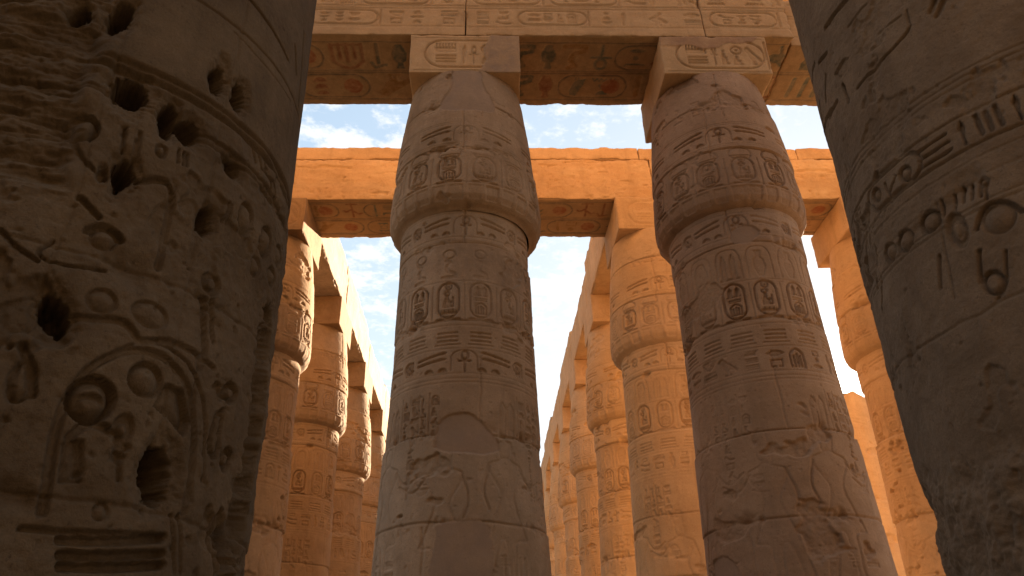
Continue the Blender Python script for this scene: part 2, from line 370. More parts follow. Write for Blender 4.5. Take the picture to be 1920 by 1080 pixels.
# ------------------------------------------------------------------ ground
def ground():
    n = 60; e = np.sign(np.linspace(-1, 1, n))*np.abs(np.linspace(-1, 1, n))**2.2*1500
    X, Y = np.meshgrid(e, e); Z = 0.03*fbm(X, Y, X*0, 0.8, 3)*(np.hypot(X, Y) < 120)
    o = part('ground', sheet_mesh('ground', np.stack([X, Y, Z], -1)), SAND); tag(o, kind='structure')
ground()

# ------------------------------------------------------------------ unseen high walls, added to shade the nave and catch the sun
def boxes_mesh(name, boxes):
    V, F = [], []
    for (x0, y0, z0, x1, y1, z1) in boxes:
        k = len(V); V += [(x, y, z) for z in (z0, z1) for y in (y0, y1) for x in (x0, x1)]
        F += [[k + i for i in f] for f in ((0, 2, 3, 1), (4, 5, 7, 6), (0, 1, 5, 4), (2, 6, 7, 3), (0, 4, 6, 2), (1, 3, 7, 5))]
    me = fill_mesh(bpy.data.meshes.new(name), np.array(V, float), np.array(F)); me.shade_flat(); return me
def added_walls():
    for name, bx, m in (('added_clerestory', [(-42, 10.7, 15.3, 40, 12.35, 18.6)], STONE),  # added over the front beam, bounces sun onto the inner rows
                        ('added_back_wall', [(-45, -15, 0, 45, -12.5, 21)], STONE_NAVE)):  # added behind the camera, dark, to hold light off the near columns
        tag(part(name, boxes_mesh(name, bx), m), kind='structure')

# ------------------------------------------------------------------ columns
def theta_grid(face, half, ds, R):
    """angles all round, fine within +-half of the facing angle, coarse behind; increasing"""
    nf = int(2*half*R/ds); fine = np.linspace(-half, half, nf)
    coarse = np.linspace(half, 2*math.pi - half, max(12, int((2*math.pi - 2*half)/0.06)))[1:-1] if half < math.pi - .01 else np.array([])
    t = np.concatenate([fine, coarse]) if len(coarse) else fine[:-1]
    # keep s monotone: shift the back part
    k = np.where(t > math.pi, t - 2*math.pi, t); o = np.argsort(k); return k[o] + face
def z_grid(z0, z1, dz, zc=None):
    if zc and zc > z0: return np.concatenate([np.arange(z0, zc, 0.12), np.linspace(zc, z1, int((z1 - zc)/dz))])
    return np.linspace(z0, z1, int((z1 - z0)/dz))
def wear(rel, R, face, seed, joints, amp=1.0, cracks=()):
    """drum joints, chips, general weathering; added on top of the carving"""
    S, Z = np.meshgrid(rel.s, rel.z); th = S/R + face; x, y = R*np.cos(th), R*np.sin(th)
    soft = fbm(x, y, Z, 1.1, 4, off=seed*3.7); fine = fbm(x, y, Z, 9, 4, .6, off=seed*1.9)
    worn = sstep(0.18, 0.5, fbm(x, y, Z, 0.75, 3, off=seed*7.1 + 11))           # where the carving is rubbed away
    rel.H *= 1 - 0.6*worn
    rel.H += 0.010*amp*soft + 0.005*amp*fine
    rg = np.random.RandomState(seed*13 + 5); edges = [-9] + sorted(joints) + [99]
    for q0, q1 in zip(edges, edges[1:]):                                         # every drum sits a little off the next
        tone = ((.52, .36, .22), (.34, .20, .105), (.30, .225, .16), (.44, .26, .12), (.40, .30, .20))[rg.randint(5)]
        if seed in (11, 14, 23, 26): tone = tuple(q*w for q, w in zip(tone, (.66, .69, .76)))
        m = (Z >= q0) & (Z < q1); rel.C[m, :3] = tone; rel.C[m, 3] = .10 + .22*rg.rand()
        rel.H += m*(0.008*rg.randn() + 0.012*np.cos(th - rg.rand()*6.28))*amp
    for j in joints:
        zz = j + 0.03*fbm(x, y, Z*0, 1.3, 3, off=seed + j); dz = np.abs(Z - zz)
        rel.H -= 0.030*np.exp(-(dz/0.014)**2)
        ch = np.clip(fbm(x, y, Z, 2.3, 4, .6, off=seed*2.1 + j*5) - .12, 0, 1)
        rel.H -= 0.26*amp*ch*np.exp(-(dz/0.10)**2)
    sp = sstep(0.36, 0.42, fbm(x, y, Z*1.5, 1.25, 4, .5, off=seed*5.3 + 31))       # spalled patches
    rel.H = rel.H*(1 - .8*sp) - sp*(0.04 + 0.03*fine)*amp
    for (t0, za, zb, d) in cracks:
        ss = t0 + 0.05*fbm(Z*0, Z, Z*0, 3.0, 4, .6, off=seed + t0); m = (Z > za) & (Z < zb)
        rel.H -= m*d*np.exp(-((S - ss)/0.014)**2)
    pit = fbm(x, y, Z, 22, 2, .5, off=seed*9.1); rel.H -= 0.012*amp*sstep(0.5, 0.75, pit)
    return rel
def column_sheet(name, rel, R, face, prof, z_off=0.0):
    th = rel.s/R + face; r = prof(rel.z)[:, None] + rel.H
    V = np.stack([r*np.cos(th)[None], r*np.sin(th)[None], np.broadcast_to((rel.z + z_off)[:, None], r.shape)], -1)
    return sheet_mesh(name, V, rel.C, close=True)

Z_AB, Z_BEAM, Z_COP, Z_TOP = 12.285, 13.31, 14.67, 15.11          # abacus foot, beam soffit, coping joint, top
Z_LIP = 8.98
def shaft_prof(z): return np.interp(z, [0, .6, 3.1, 6.4, 8.5, 9.1], [1.20, 1.34, 1.315, 1.205, 1.172, 1.165])
def cap_prof(z): return np.interp(z, [8.95, 8.99, 9.03, 9.09, 9.17, 9.28, 9.42, 9.66, 10.2, 10.9, 11.5, 12.0, 12.30], [1.15, 1.19, 1.26, 1.325, 1.37, 1.385, 1.388, 1.375, 1.335, 1.275, 1.215, 1.155, 1.105])

def carve_shaft(rel, R, seed, phase, style, depth=0.044):
    rng = np.random.RandomState(seed); n = 14; step = 2*math.pi*R/n; a0 = -math.pi*R
    s_lo, s_hi = rel.s[0], rel.s[-1]
    # band under the bud: ankh flanked by wing strokes and rings
    for z in (8.90, 8.42, 8.34, 7.56, 6.84, 6.76, 6.36, 5.94, 5.86, 5.80): rel.ring_line(z, .014, .012)
    def winged(zb, h):
        u = 2*math.pi*R/4
        for k in range(-3, 3):
            c = (k + 1)*u + phase
            rel.glyph('ankh', c - .1, zb, h*.98, depth, w=.22)
            rel.stroke([(c - .2, zb + .02), (c - .2, zb + h), (c + .2, zb + h), (c + .2, zb + .02)], .018, depth*.6)
            rel.glyph('wingr', c - .76, zb + h*.3, h*.65, depth, w=.5); rel.glyph('wing', c + .26, zb + h*.3, h*.65, depth, w=.5)
            for q in (-.62, -.4, .2, .42): rel.glyph('loaf', c + q, zb, h*.2, depth, w=.14)
            rel.glyph('disc', c + .82, zb + h*.2, h*.62, depth); rel.glyph('strk', c - 1.02, zb + h*.1, h*.7, depth, w=.18)
    winged(8.47, .38)
    if style == 0: winged(5.97, .36)
    else: rel.text(s_lo, s_hi, 5.98, .34, depth*.8, rng)
    for k in range(-1, n + 1):
        c = a0 + (k + .5)*step + phase
        dv = depth*(.55 + .65*rng.rand()); c += .012*rng.randn()
        rel.cartouche(c - .19, 6.89, .38, .66, dv*1.15, (k + style) % 2)
        if style == 0:                                   # uraei with discs over the cartouches
            rel.glyph('cobra', c - .13, 7.62, .36, dv*.6, w=.26); rel.ell(c, 8.08, .10, .08, dv*.7, ring=.012)
        else:
            rel.glyph(('jar', 'plume', 'twin', 'jar')[k % 4], c - .16, 7.62, .5, dv*.6, w=.3); rel.stroke([(c - .21, 7.6), (c - .21, 8.16), (c, 8.22), (c + .21, 8.16), (c + .21, 7.6)], .016, dv*.5)
        rel.stroke([(c + step/2, 6.88), (c + step/2, 7.5)], .014, depth*.5)
        rel.stroke([(c - .2, 6.43), (c + .2, 6.43)], .02, depth*.5); rel.glyph('bars', c - .17, 6.46, .2, depth*.6, w=.34)
    # scene below: gods and kings with columns of signs
    u = 2*math.pi*R/4
    for k in range(-3, 3):
        c = (k + .5)*u + phase
        rel.figure(c - .32, 2.85, 2.15, depth*.5, 1, plumes=True); rel.figure(c + .68, 2.75, 2.1, depth*.5, -1)
        rel.text(c - .75, c - .1, 3.05, .28, depth*.5, rng); rel.text(c + .1, c + .45, 4.1, .3, depth*.5, rng)
        for j in range(4):
            x = c - .05 + j*.17; z = 5.62
            rel.stroke([(x - .03, 5.66), (x - .03, 4.95)], .01, depth*.5)
            while z > 5.0 - (.6 if j == 1 else 0):
                g = (FLAT + TALL)[rng.randint(len(FLAT) + len(TALL))]; h = .11 if g in FLAT else .16
                rel.glyph(g, x, z - h, h*.9, depth*.7, w=min(.13, GL[g][0]*h)); z -= h + .012
    for z in (2.62, 2.55, 2.02, 1.95): rel.ring_line(z, .014, .014)
    rel.text(s_lo, s_hi, 2.08, .42, depth, rng)
def carve_cap(rel, R, seed, phase, depth=0.048):
    rng = np.random.RandomState(seed + 50); n = 14; step = 2*math.pi*R/n; a0 = -math.pi*R
    for z in (10.82, 10.78, 10.3, 10.26, 9.38): rel.ring_line(z, .014, .012)
    u = 2*math.pi*R/4
    for k in range(-3, 3):
        c = (k + 1)*u + phase; zb, h = 10.36, .36
        rel.glyph('ankh', c - .11, zb, h, depth, w=.24); rel.stroke([(c - .22, zb), (c - .22, zb + h), (c + .22, zb + h), (c + .22, zb)], .018, depth*.6)
        rel.glyph('wingr', c - .86, zb + h*.35, h*.65, depth, w=.6); rel.glyph('wing', c + .28, zb + h*.35, h*.65, depth, w=.6)
        for q in (-.7, -.42, .24, .5): rel.glyph('loaf', c + q, zb, h*.22, depth, w=.16)
        rel.text(c - .8, c + .8, 11.15, .4, depth*.4, rng)
    for k in range(-1, n + 1):
        c = a0 + (k + .5)*step + phase
        dv = depth*(.5 + .7*rng.rand()); c += .012*rng.randn()
        rel.cartouche(c - .2, 9.41, .40, .58, dv*1.1, (k + seed) % 2)
        rel.ell(c, 10.06, .19, .15, dv*.8, ring=.014); rel.stroke([(c - .2, 10.02), (c + .2, 10.02)], .016, depth*.6)
        rel.stroke([(c + step/2, 9.36), (c + step/2, 9.98)], .014, depth*.5)
    for k in range(-1, 2*n + 1):                       # sepals at the foot of the bud
        c = a0 + (k + .5)*step/2 + phase
        rel.poly([(c - .1, 9.08), (c + .1, 9.08), (c + .11, 9.33), (c - .11, 9.33)], depth*(.3 + .4*rng.rand()), core=.6, width=.05)

def make_bud_meshes(tagname, seed, face, half, ds, zc, phase=0.0, fix=None, worn=1.0):
    R = 1.2; th = theta_grid(face, half, ds, R); s = (th - face)*R
    rs = Relief(s, z_grid(0.02, Z_LIP + .02, ds*.95, zc), soft=ds*.95); carve_shaft(rs, R, seed, phase, seed % 2 if seed != 11 else 0)
    wear(rs, R, face, seed, (2.6, 3.75, 5.0, 6.84, 8.3), worn, cracks=((.0, 8.3, 9.0, .03), (.25, 5.0, 6.3, .015), (-.5, 2.5, 3.7, .02)))
    Rc = 1.3; rc = Relief((th - face)*Rc, z_grid(Z_LIP - .03, Z_AB + .01, ds*.95), soft=ds*.95); carve_cap(rc, Rc, seed, phase)
    wear(rc, Rc, face, seed + 3, (10.2, 11.35), worn*.9, cracks=((-.05, 10.1, 11.3, .025), (.3, 11.0, 12.2, .02)))
    if fix: fix(rs, rc)
    return column_sheet('shaft_' + tagname, rs, R, face, shaft_prof), column_sheet('capital_' + tagname, rc, Rc, face, cap_prof)

# a stone block as a displaced lattice box: chipped edges, carving on chosen faces
def block_mesh(name, lo, hi, res, seed, reliefs=None, chip=0.05, rough=0.008):
    lo, hi = np.array(lo, float), np.array(hi, float); n = np.maximum(2, np.round((hi - lo)/res).astype(int))
    ax = [np.linspace(lo[i], hi[i], n[i] + 1) for i in range(3)]
    dims = n + 1
    I, J, K = np.meshgrid(*[np.arange(d) for d in dims], indexing='ij')
    surf = (I == 0) | (I == n[0]) | (J == 0) | (J == n[1]) | (K == 0) | (K == n[2])
    ids = np.full(dims, -1, np.int64); ids[surf] = np.arange(surf.sum())
    ijk = np.stack([I[surf], J[surf], K[surf]], 1)
    P = np.stack([ax[i][ijk[:, i]] for i in range(3)], 1)
    C = np.zeros((len(P), 4), np.float32); D = np.zeros_like(P)
    e = np.stack([np.minimum(P[:, i] - lo[i], hi[i] - P[:, i]) for i in range(3)], 1)      # distance to the two faces of each axis
    cn = np.clip(fbm(P[:, 0], P[:, 1], P[:, 2], 1.7, 5, .65, off=seed*2.3) - .02, 0, 1)
    base = rough*fbm(P[:, 0], P[:, 1], P[:, 2], 6, 4, .6, off=seed) + rough*1.2*fbm(P[:, 0], P[:, 1], P[:, 2], 1.5, 2, off=seed + 9)
    for i in range(3):
        o = [k for k in range(3) if k != i]; de = np.minimum(e[:, o[0]], e[:, o[1]])
        am = base - (0.006 + chip*1.8*cn)*np.exp(-(de/(0.03 + 0.05*cn))**1.5)
        for side, sg in ((0, -1), (n[i], 1)):
            m = ijk[:, i] == side; a = am.copy()
            if reliefs and (i, sg) in reliefs:
                rel = Relief(ax[o[0]], ax[o[1]], soft=res); reliefs[(i, sg)](rel)
                a = a + rel.H[ijk[:, o[1]], ijk[:, o[0]]]
                C[m] = rel.C[ijk[m, o[1]], ijk[m, o[0]]]
            D[m, i] += sg*a[m]
    Q = []
    for i in range(3):
        o = [k for k in range(3) if k != i]
        for side in (0, n[i]):
            sl = [slice(None)]*3; sl[i] = side; g = ids[tuple(sl)]
            a, b, c, d = g[:-1, :-1], g[1:, :-1], g[1:, 1:], g[:-1, 1:]
            f = np.stack([a, b, c, d], -1).reshape(-1, 4)
            out = (side == 0) ^ (i == 1)
            Q.append(f[:, ::-1] if out else f)
    return fill_mesh(bpy.data.meshes.new(name), P + D, np.concatenate(Q), C)

added_walls()
AW = 1.0876
def abacus_mesh(name, seed, res, fix=None, kind=0, depth=.04):
    def front(rel):
        rng = np.random.RandomState(seed); z0, z1 = Z_AB, Z_BEAM; h = z1 - z0
        # a cartouche lying on its side
        xa, xb, zm, r = -.72, .62, (z0 + z1)/2, .36
        W = rel.win(-1.2, 1.2, z0, z1); X, Z = rel.grids(W)
        rel.sunk(W, np.abs(d_cap(X, Z, xa + r*.8, zm, xb, zm, r)) - .02, depth, .7)
        rel.stroke([(xb + r + .05, zm - .36), (xb + r + .05, zm + .36)], .04, depth)
        rel.glyph('board', -.6, zm + .02, .26, depth, w=.42); rel.glyph('bars', -.58, zm - .25, .22, depth, w=.4)
        rel.glyph('reed' if kind == 0 else 'ankh', -.1, zm - .26, .52, depth, w=.14)
        rel.glyph('ankh' if kind == 0 else 'seat', .08, zm - .26, .46, depth, w=.18)
        rel.glyph('disc', .3, zm + .0, .26, depth); rel.glyph('seat', .3, zm - .27, .28, depth, w=.24)
        rel.glyph('bird' if kind else 'bee', .58, zm - .25, .5, depth, w=.34)
        for z in (z0 + .06, z1 - .08): rel.stroke([(-1.0, z), (1.0, z)], .014, depth*.6)
        if fix: fix(rel)
    lo, hi = (-AW, -1.05, Z_AB), (AW, 1.05, Z_BEAM - .004)
    return block_mesh(name, lo, hi, res, seed, {(1, -1): front}, chip=.035)

XA, XB, YA = -0.368, 4.632, 11.55
Y3 = 17.02; X3 = (-5.772, -0.55, 4.572, 10.69); DS = 5.424

def face_to_cam(x, y): return math.atan2(-y, -x)
def paint_patch(rel, R, pts, colour=PLASTER, level=-.006, wob=.03, seed=0):
    """a mortar repair with a ragged outline, given as a polygon on the surface"""
    S, Z = np.meshgrid(rel.s, rel.z)
    d = d_poly(S, Z, chaikin(pts, True)) + wob*2.4*fbm(S, Z, S*0, 3.2, 6, .68, off=seed)
    rel.patch(d, colour, level)

# --- the two columns of the second row, each carved for itself
def fix_a(rs, rc):
    R = 1.3
    paint_patch(rc, R, [(-.42, 12.4), (-.25, 11.85), (-.62, 11.3), (-.3, 11.12), (.3, 11.15), (.62, 11.2), (.5, 11.6), (.33, 11.9), (.36, 12.4)], seed=3)
    R = 1.2
    paint_patch(rs, R, [(-.42, 4.95), (-.3, 5.28), (.12, 5.32), (.34, 5.1), (.52, 4.93), (.5, 4.72), (-.45, 4.7)], level=-.04, seed=5)
    paint_patch(rs, R, [(-.36, 3.75), (-.34, 3.55), (-.42, 2.9), (.36, 2.9), (.42, 3.55), (.32, 3.78)], level=-.012, seed=8)
fA = face_to_cam(XA, YA)
shA, caA = make_bud_meshes('pale', 11, fA, 1.75, .0145, 2.4, 0.0, fix_a)
def fix_b(rs, rc):
    paint_patch(rs, 1.2, [(-.1, 8.3), (.05, 8.62), (.45, 8.6), (.5, 8.42), (.3, 8.25)], level=-.012, seed=13)
    paint_patch(rs, 1.2, [(-1.4, 3.3), (-1.2, 3.4), (-.75, 3.3), (-.7, 2.4), (-1.4, 2.3)], level=-.03, seed=14)
fB = face_to_cam(XB, YA)
shB, caB = make_bud_meshes('brown', 23, fB, 1.75, .0145, 2.2, .12, fix_b)
def ab_fix_a(rel):
    X, Z = np.meshgrid(rel.s, rel.z)
    d = d_poly(X, Z, [(.62, 14), (.48, 13.2), (.36, 12.95), (.4, 12.6), (.25, 12.3), (0, 12.24), (0, 12.0), (1.5, 12.0), (1.5, 14)]) + .03*fbm(X, Z, X*0, 5, 4)
    rel.patch(d, PLASTER, .012)
abA = abacus_mesh('abacus_pale', 2, .02, ab_fix_a, 0)
def ab_fix_b(rel):
    X, Z = np.meshgrid(rel.s, rel.z)
    d = d_poly(X, Z, [(-1.2, 13.4), (-1.2, 13.08), (-.75, 13.02), (-.5, 13.1), (-.25, 12.95), (.1, 13.0), (.3, 13.12), (.8, 13.14), (1.0, 13.4)]) + .04*fbm(X, Z, X*0, 5, 4)
    rel.patch(d, (0.26, 0.150, 0.098), .01)
abB = abacus_mesh('abacus_brown', 5, .02, ab_fix_b, 1)

def column(x, y, label, sh, ca, ab, group='papyrus bud columns of the side hall', rz=0.0, stone=None, block=None):
    t = thing('bud_column', (x, y, 0), label, 'column', group)
    a = part('shaft', sh, STONE, t); b = part('capital', ca, STONE, t); c = part('abacus', ab, STONE, t)
    a.rotation_euler.z = rz; b.rotation_euler.z = rz
    for o in (a, b, c):
        o.material_slots[0].link = 'OBJECT'; o.material_slots[0].material = (block if o == c and block else stone) or STONE
    return t
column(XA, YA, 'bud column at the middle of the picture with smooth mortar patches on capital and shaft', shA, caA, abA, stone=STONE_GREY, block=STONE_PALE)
column(XB, YA, 'reddish brown bud column right of the middle, with a mortar-patched neck below its bud', shB, caB, abB, stone=STONE_BROWN, block=STONE_PALE)

# --- the inner rows: two carved shaft kinds, copied down the aisle
shC, caC = make_bud_meshes('ochre', 37, -math.pi/2, math.pi, .021, 2.6, 0.05)
shD, caD = make_bud_meshes('rust', 53, -math.pi/2, math.pi, .024, 2.6, 0.2, None, 1.3)
abC = abacus_mesh('abacus_ochre', 8, .03, None, 0, .022); abD = abacus_mesh('abacus_rust', 9, .03, None, 1, .02)
RIGHT = ['bright orange bud column right of the middle, under the end of the orange cross beam',
         'second orange bud column of the right row, the one behind its nearest column',
         'third bud column of the right row, half hidden behind the second',
         'fourth bud column of the right row, a narrow strip beside the third',
         'fifth bud column of the right row, far down the aisle',
         'sixth bud column of the right row, far down the aisle near the dark shaft',
         'last visible column of the right row, farthest down the aisle']
LEFT = ['nearest orange bud column of the left row, beside the dark carved shaft',
        'second bud column of the left row, with a dark round hole low on its shaft',
        'third bud column of the left row, greyish below its bud',
        'fourth bud column of the left row, a narrow strip beside the middle column']
rr = np.random.RandomState(4)
for i, lb in enumerate(RIGHT):
    k = i % 2; column(X3[2], Y3 + i*DS, lb, (shC, shD)[k], (caC, caD)[k], (abC, abD)[k], rz=(face_to_cam(X3[2], Y3 + i*DS) + math.pi/2 if i == 0 else float(rr.randint(14))*2*math.pi/14))
for i, lb in enumerate(LEFT):
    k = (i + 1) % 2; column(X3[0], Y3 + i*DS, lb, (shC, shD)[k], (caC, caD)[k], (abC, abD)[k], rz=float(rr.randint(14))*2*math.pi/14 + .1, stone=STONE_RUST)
column(X3[3], Y3, 'orange bud column between the sun and the dark right-hand shaft', shD, caD, abD, rz=.7)

# ------------------------------------------------------------------ architraves
PIG = [(0.05, 0.07, 0.06, .85), (0.16, 0.05, 0.025, .85), (0.06, 0.09, 0.08, .85), (0.20, 0.10, 0.03, .85)]
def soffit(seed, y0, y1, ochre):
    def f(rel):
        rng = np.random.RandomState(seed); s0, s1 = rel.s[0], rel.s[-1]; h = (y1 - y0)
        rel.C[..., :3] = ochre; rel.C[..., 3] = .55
        for b in (y0 + .1*h, y0 + .52*h):
            hh = .36*h
            for z in (b - .03, b + hh + .03): rel.stroke([(s0, z), (s1, z)], .03, .012, paint=(0.05, 0.05, 0.045, .8))
            x = s0 + .3
            while x < s1 - .4:
                if rng.rand() < .3 and x < s1 - 1.7:
                    W = rel.win(x, x + 1.6, b, b + hh); X, Z = rel.grids(W); r = hh*.46
                    rel.sunk(W, np.abs(d_cap(X, Z, x + r, b + hh/2, x + 1.5 - r, b + hh/2, r)) - .022, .015, .7, paint=(0.05, 0.05, 0.045, .8))
                    rel.text(x + .2, x + .8, b + .1*hh, hh*.8, .015, rng, PIG); rel.ell(x + 1.15, b + hh/2, r*.62, r*.62, .015, paint=(.22, .06, .025, .85)); x += 1.62
                else:
                    g = TALL[rng.randint(len(TALL))]; w = GL[g][0]*hh*1.25
                    rel.glyph(g, x, b + .04*hh, hh*.92, .016, w=w, paint=PIG[rng.randint(4)]); x += w + .05
    return f
def frieze(seed, z0, z1, depth, rows):
    def f(rel):
        rng = np.random.RandomState(seed); s0, s1 = rel.s[0], rel.s[-1]
        for (b, h) in rows:
            for z in (b - .05, b + h + .05): rel.stroke([(s0, z), (s1, z)], .02, depth*.7)
            x = s0 + .15
            while x < s1 - .3:
                if rng.rand() < .28 and x < s1 - 1.6:
                    W = rel.win(x - .05, x + 1.55, b - .03, b + h + .03); X, Z = rel.grids(W); r = h*.48
                    rel.sunk(W, np.abs(d_cap(X, Z, x + r, b + h/2, x + 1.4 - r, b + h/2, r)) - .018, depth, .7)
                    rel.stroke([(x + 1.45, b), (x + 1.45, b + h)], .03, depth)
                    rel.text(x + .2, x + 1.05, b + .16*h, h*.68, depth, rng); x += 1.6
                else:
                    w = .3 + .5*rng.rand(); rel.text(x, x + w, b, h, depth, rng); x += w + .35
    return f
def beam(name, label, group, blocks, res, z0=Z_BEAM, z1=Z_COP, front=None, under=None, copings=(), seed=0, stone=None, chip=.075):
    """blocks: (lo_x, hi_x, lo_y, hi_y)"""
    xs = [b[0] for b in blocks]; t = thing(name, (sum((b[0] + b[1])/2 for b in blocks)/len(blocks), sum((b[2] + b[3])/2 for b in blocks)/len(blocks), 0), label, 'stone beam', group)
    ox, oy = t.location.x, t.location.y
    for i, b in enumerate(blocks):
        R = {}
        if front: R[(1, -1)] = front(seed + i)
        if under: R[(2, -1)] = under(seed + i)
        me = block_mesh('beam_block', (b[0] - ox + .006, b[2] - oy, z0), (b[1] - ox - .006, b[3] - oy, z1 - .004), res, seed*7 + i, R, chip=chip, rough=.012)
        part('beam_block', me, stone or STONE, t)
    for i, c in enumerate(copings):
        me = block_mesh('coping_slab', (c[0] - ox + .008, c[2] - oy, z1), (c[1] - ox - .008, c[3] - oy, c[4]), res*1.3, seed*5 + 60 + i, chip=.09, rough=.014)
        part('coping_slab', me, stone or STONE, t)
    return t
Y2A, Y2B = 10.498, 12.50
beam('architrave', 'carved stone beam across the top of the picture, resting on the two front bud columns', 'architraves',
     [(-7.6, XA, Y2A, Y2B), (XA, XB - .12, Y2A, Y2B), (XB - .12, 6.35, Y2A, Y2B), (6.35, 11.5, Y2A + .22, Y2B)], .024,
     front=lambda s: frieze(s, Z_BEAM, Z_COP, .036, [(Z_BEAM + .3, .42), (Z_BEAM + .9, .42)]),
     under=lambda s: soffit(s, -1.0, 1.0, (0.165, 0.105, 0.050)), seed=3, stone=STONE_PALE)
def bedded(seed):
    def f(rel):
        X, Z = np.meshgrid(rel.s, rel.z); b = fbm(X*.35, X*0, Z*2.6, 2.0, 5, .62, off=seed)
        rel.H += .02*b - .035*sstep(.32, .40, b) - .03*sstep(.35, .6, fbm(X, Z, X*0, 6, 3, .6, off=seed + 2)) - .02*sstep(.5, .6, fbm(X, Z, X*0, 17, 2, .5, off=seed + 4))
        t = fbm(X*.4, X*0, Z, 1.3, 4, .6, off=seed + 7)
        rel.C[..., :3] = np.where(t[..., None] > 0, np.array((.56, .40, .24), np.float32), np.array((.38, .20, .09), np.float32)); rel.C[..., 3] = np.clip(np.abs(t)*.9, 0, .45)
        rg = np.random.RandomState(seed)
        for k in range(4): x = rel.s[0] + (rel.s[-1] - rel.s[0])*rg.rand(); z = 13.5 + .7*rg.rand(); rel.text(x, x + .7, z, .36, .012, rg)
    return f
Y3A, Y3B = 16.08, 17.971
beam('architrave', 'plain orange-lit cross beam with a thin coping course, below the upper strip of sky', 'architraves',
     [(-11.5, X3[0], Y3A, Y3B), (X3[0], X3[1], Y3A, Y3B), (X3[1], X3[2], Y3A, Y3B), (X3[2], X3[3] - .2, Y3A, Y3B), (X3[3] - .2, 15, Y3A, Y3B)], .03, front=bedded,
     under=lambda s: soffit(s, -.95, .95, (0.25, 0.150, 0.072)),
     copings=[(-11.5, -2.2, Y3A + .02, Y3B - .05, Z_TOP), (-2.2, 4.3, Y3A + .0, Y3B - .05, Z_TOP - .02), (4.3, 8.8, Y3A + .02, Y3B - .05, Z_TOP - .04), (8.8, 15, Y3A + .03, Y3B, Z_TOP - .02)], seed=6)
def depth_beam(x, n, label, seed, tops, stone=None):
    bl = [(x - AW + .02, x + AW - .06, (Y3B + .01) if i == 0 else Y3 + i*DS, Y3 + (i + 1)*DS) for i in range(n)]
    cp = [(b[0] + .02 + .1*(i % 2), b[1] - .05, b[2], b[3] - .3*(i % 3), Z_COP + tops[i % len(tops)]) for i, b in enumerate(bl) if tops[i % len(tops)] > 0]
    return beam('architrave', label, 'architraves', bl, .05, copings=cp, seed=seed, stone=stone, chip=.13)
depth_beam(X3[0], 5, 'pale sunlit beam running away down the left aisle, left of the middle column', 21, [.42, .40, 0, .3], STONE_GREY)
depth_beam(X3[2], 7, 'orange beam running away down the right aisle, right of the middle column', 31, [.44, .0, .42, .3])

# ------------------------------------------------------------------ the broken shaft behind the orange column at the right
def broken_shaft():
    R = 1.25; x, y = 11.05, 22.4; f = face_to_cam(x, y); th = theta_grid(f, 1.7, .03, R)
    rel = Relief((th - f)*R, z_grid(0, 10.1, .03), soft=.03); carve_shaft(rel, R, 77, .3, 1, .02); wear(rel, R, f, 77, (2.6, 3.9, 5.2, 6.4), 1.5)
    t = rel.s/R + f; r = 1.27 + rel.H; x3, y3 = np.cos(t)[None]*r, np.sin(t)[None]*r
    Z = np.broadcast_to(rel.z[:, None], r.shape).copy(); top = 9.55 + .35*fbm(x3, y3, Z*0, 1.2, 3, off=2); Z = np.minimum(Z, top)
    V = np.stack([x3, y3, Z], -1); C = rel.C
    cap = V[-1:].copy(); cap[..., :2] = 0; cap[..., 2] = 9.4
    V = np.concatenate([V, cap], 0); C = np.concatenate([C, C[-1:]], 0)
    o = part('broken_column', sheet_mesh('broken_column', V, C, close=True), STONE_PALE); o.location = (x, y, 0)
    tag(o, 'broken shaft, a pale strip between the brown column and the orange column by the sun', 'column', None, 'thing')
broken_shaft()

# ------------------------------------------------------------------ the two great nave columns in front
RN = 1.8
def nave_prof(z): return np.interp(z, [0, .8, 1.65, 9, 14, 18], [1.72, 1.81, 1.80, 1.66, 1.58, 1.5])
def surf(u, v, X, Y):
    """(s, z) where the line of sight through photo point (u, v) meets the shaft"""
    d = _f + _r*(u - 960)/F_PX - _u*(v - 540)/F_PX
    z = 5.0
    for _ in range(6):
        r = float(nave_prof(z)); a = d[0]**2 + d[1]**2; b = -(d[0]*X + d[1]*Y); c = X*X + Y*Y - r*r
        t = (-b - math.sqrt(max(b*b - a*c, 0)))/a; z = EYE + d[2]*t
    f = face_to_cam(X, Y); th = math.atan2(d[1]*t - Y, d[0]*t - X)
    return ((th - f + math.pi) % (2*math.pi) - math.pi)*RN, z
def nave_column(X, Y, label, seed, carve, stone):
    f = face_to_cam(X, Y); th = theta_grid(f, 1.55, .0105, RN)
    z = np.concatenate([np.arange(0, 1.2, .1), np.linspace(1.2, 9.2, 730), np.arange(9.3, 16.5, .12)])
    rel = Relief((th - f)*RN, z, soft=.011)
    at = lambda u, v: surf(u, v, X, Y)
    carve(rel, at, f)
    o = thing('nave_column', (X, Y, 0), label, 'column', 'great nave columns')
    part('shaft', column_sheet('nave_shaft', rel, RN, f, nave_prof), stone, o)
    t = np.linspace(0, 2*math.pi, 65)[:-1]; pr = [(1.52, 16.4), (1.6, 16.6), (1.75, 17.2), (2.0, 18.2), (2.5, 19.1), (3.1, 19.6), (3.15, 19.75), (1.6, 19.75), (1.6, 20.2)]
    part('bell_capital', sheet_mesh('bell_capital', np.array([[(r*math.cos(a), r*math.sin(a), z) for a in t] for r, z in pr]), close=True), STONE, o)
    return tag(o, label, 'column', 'great nave columns', 'thing')
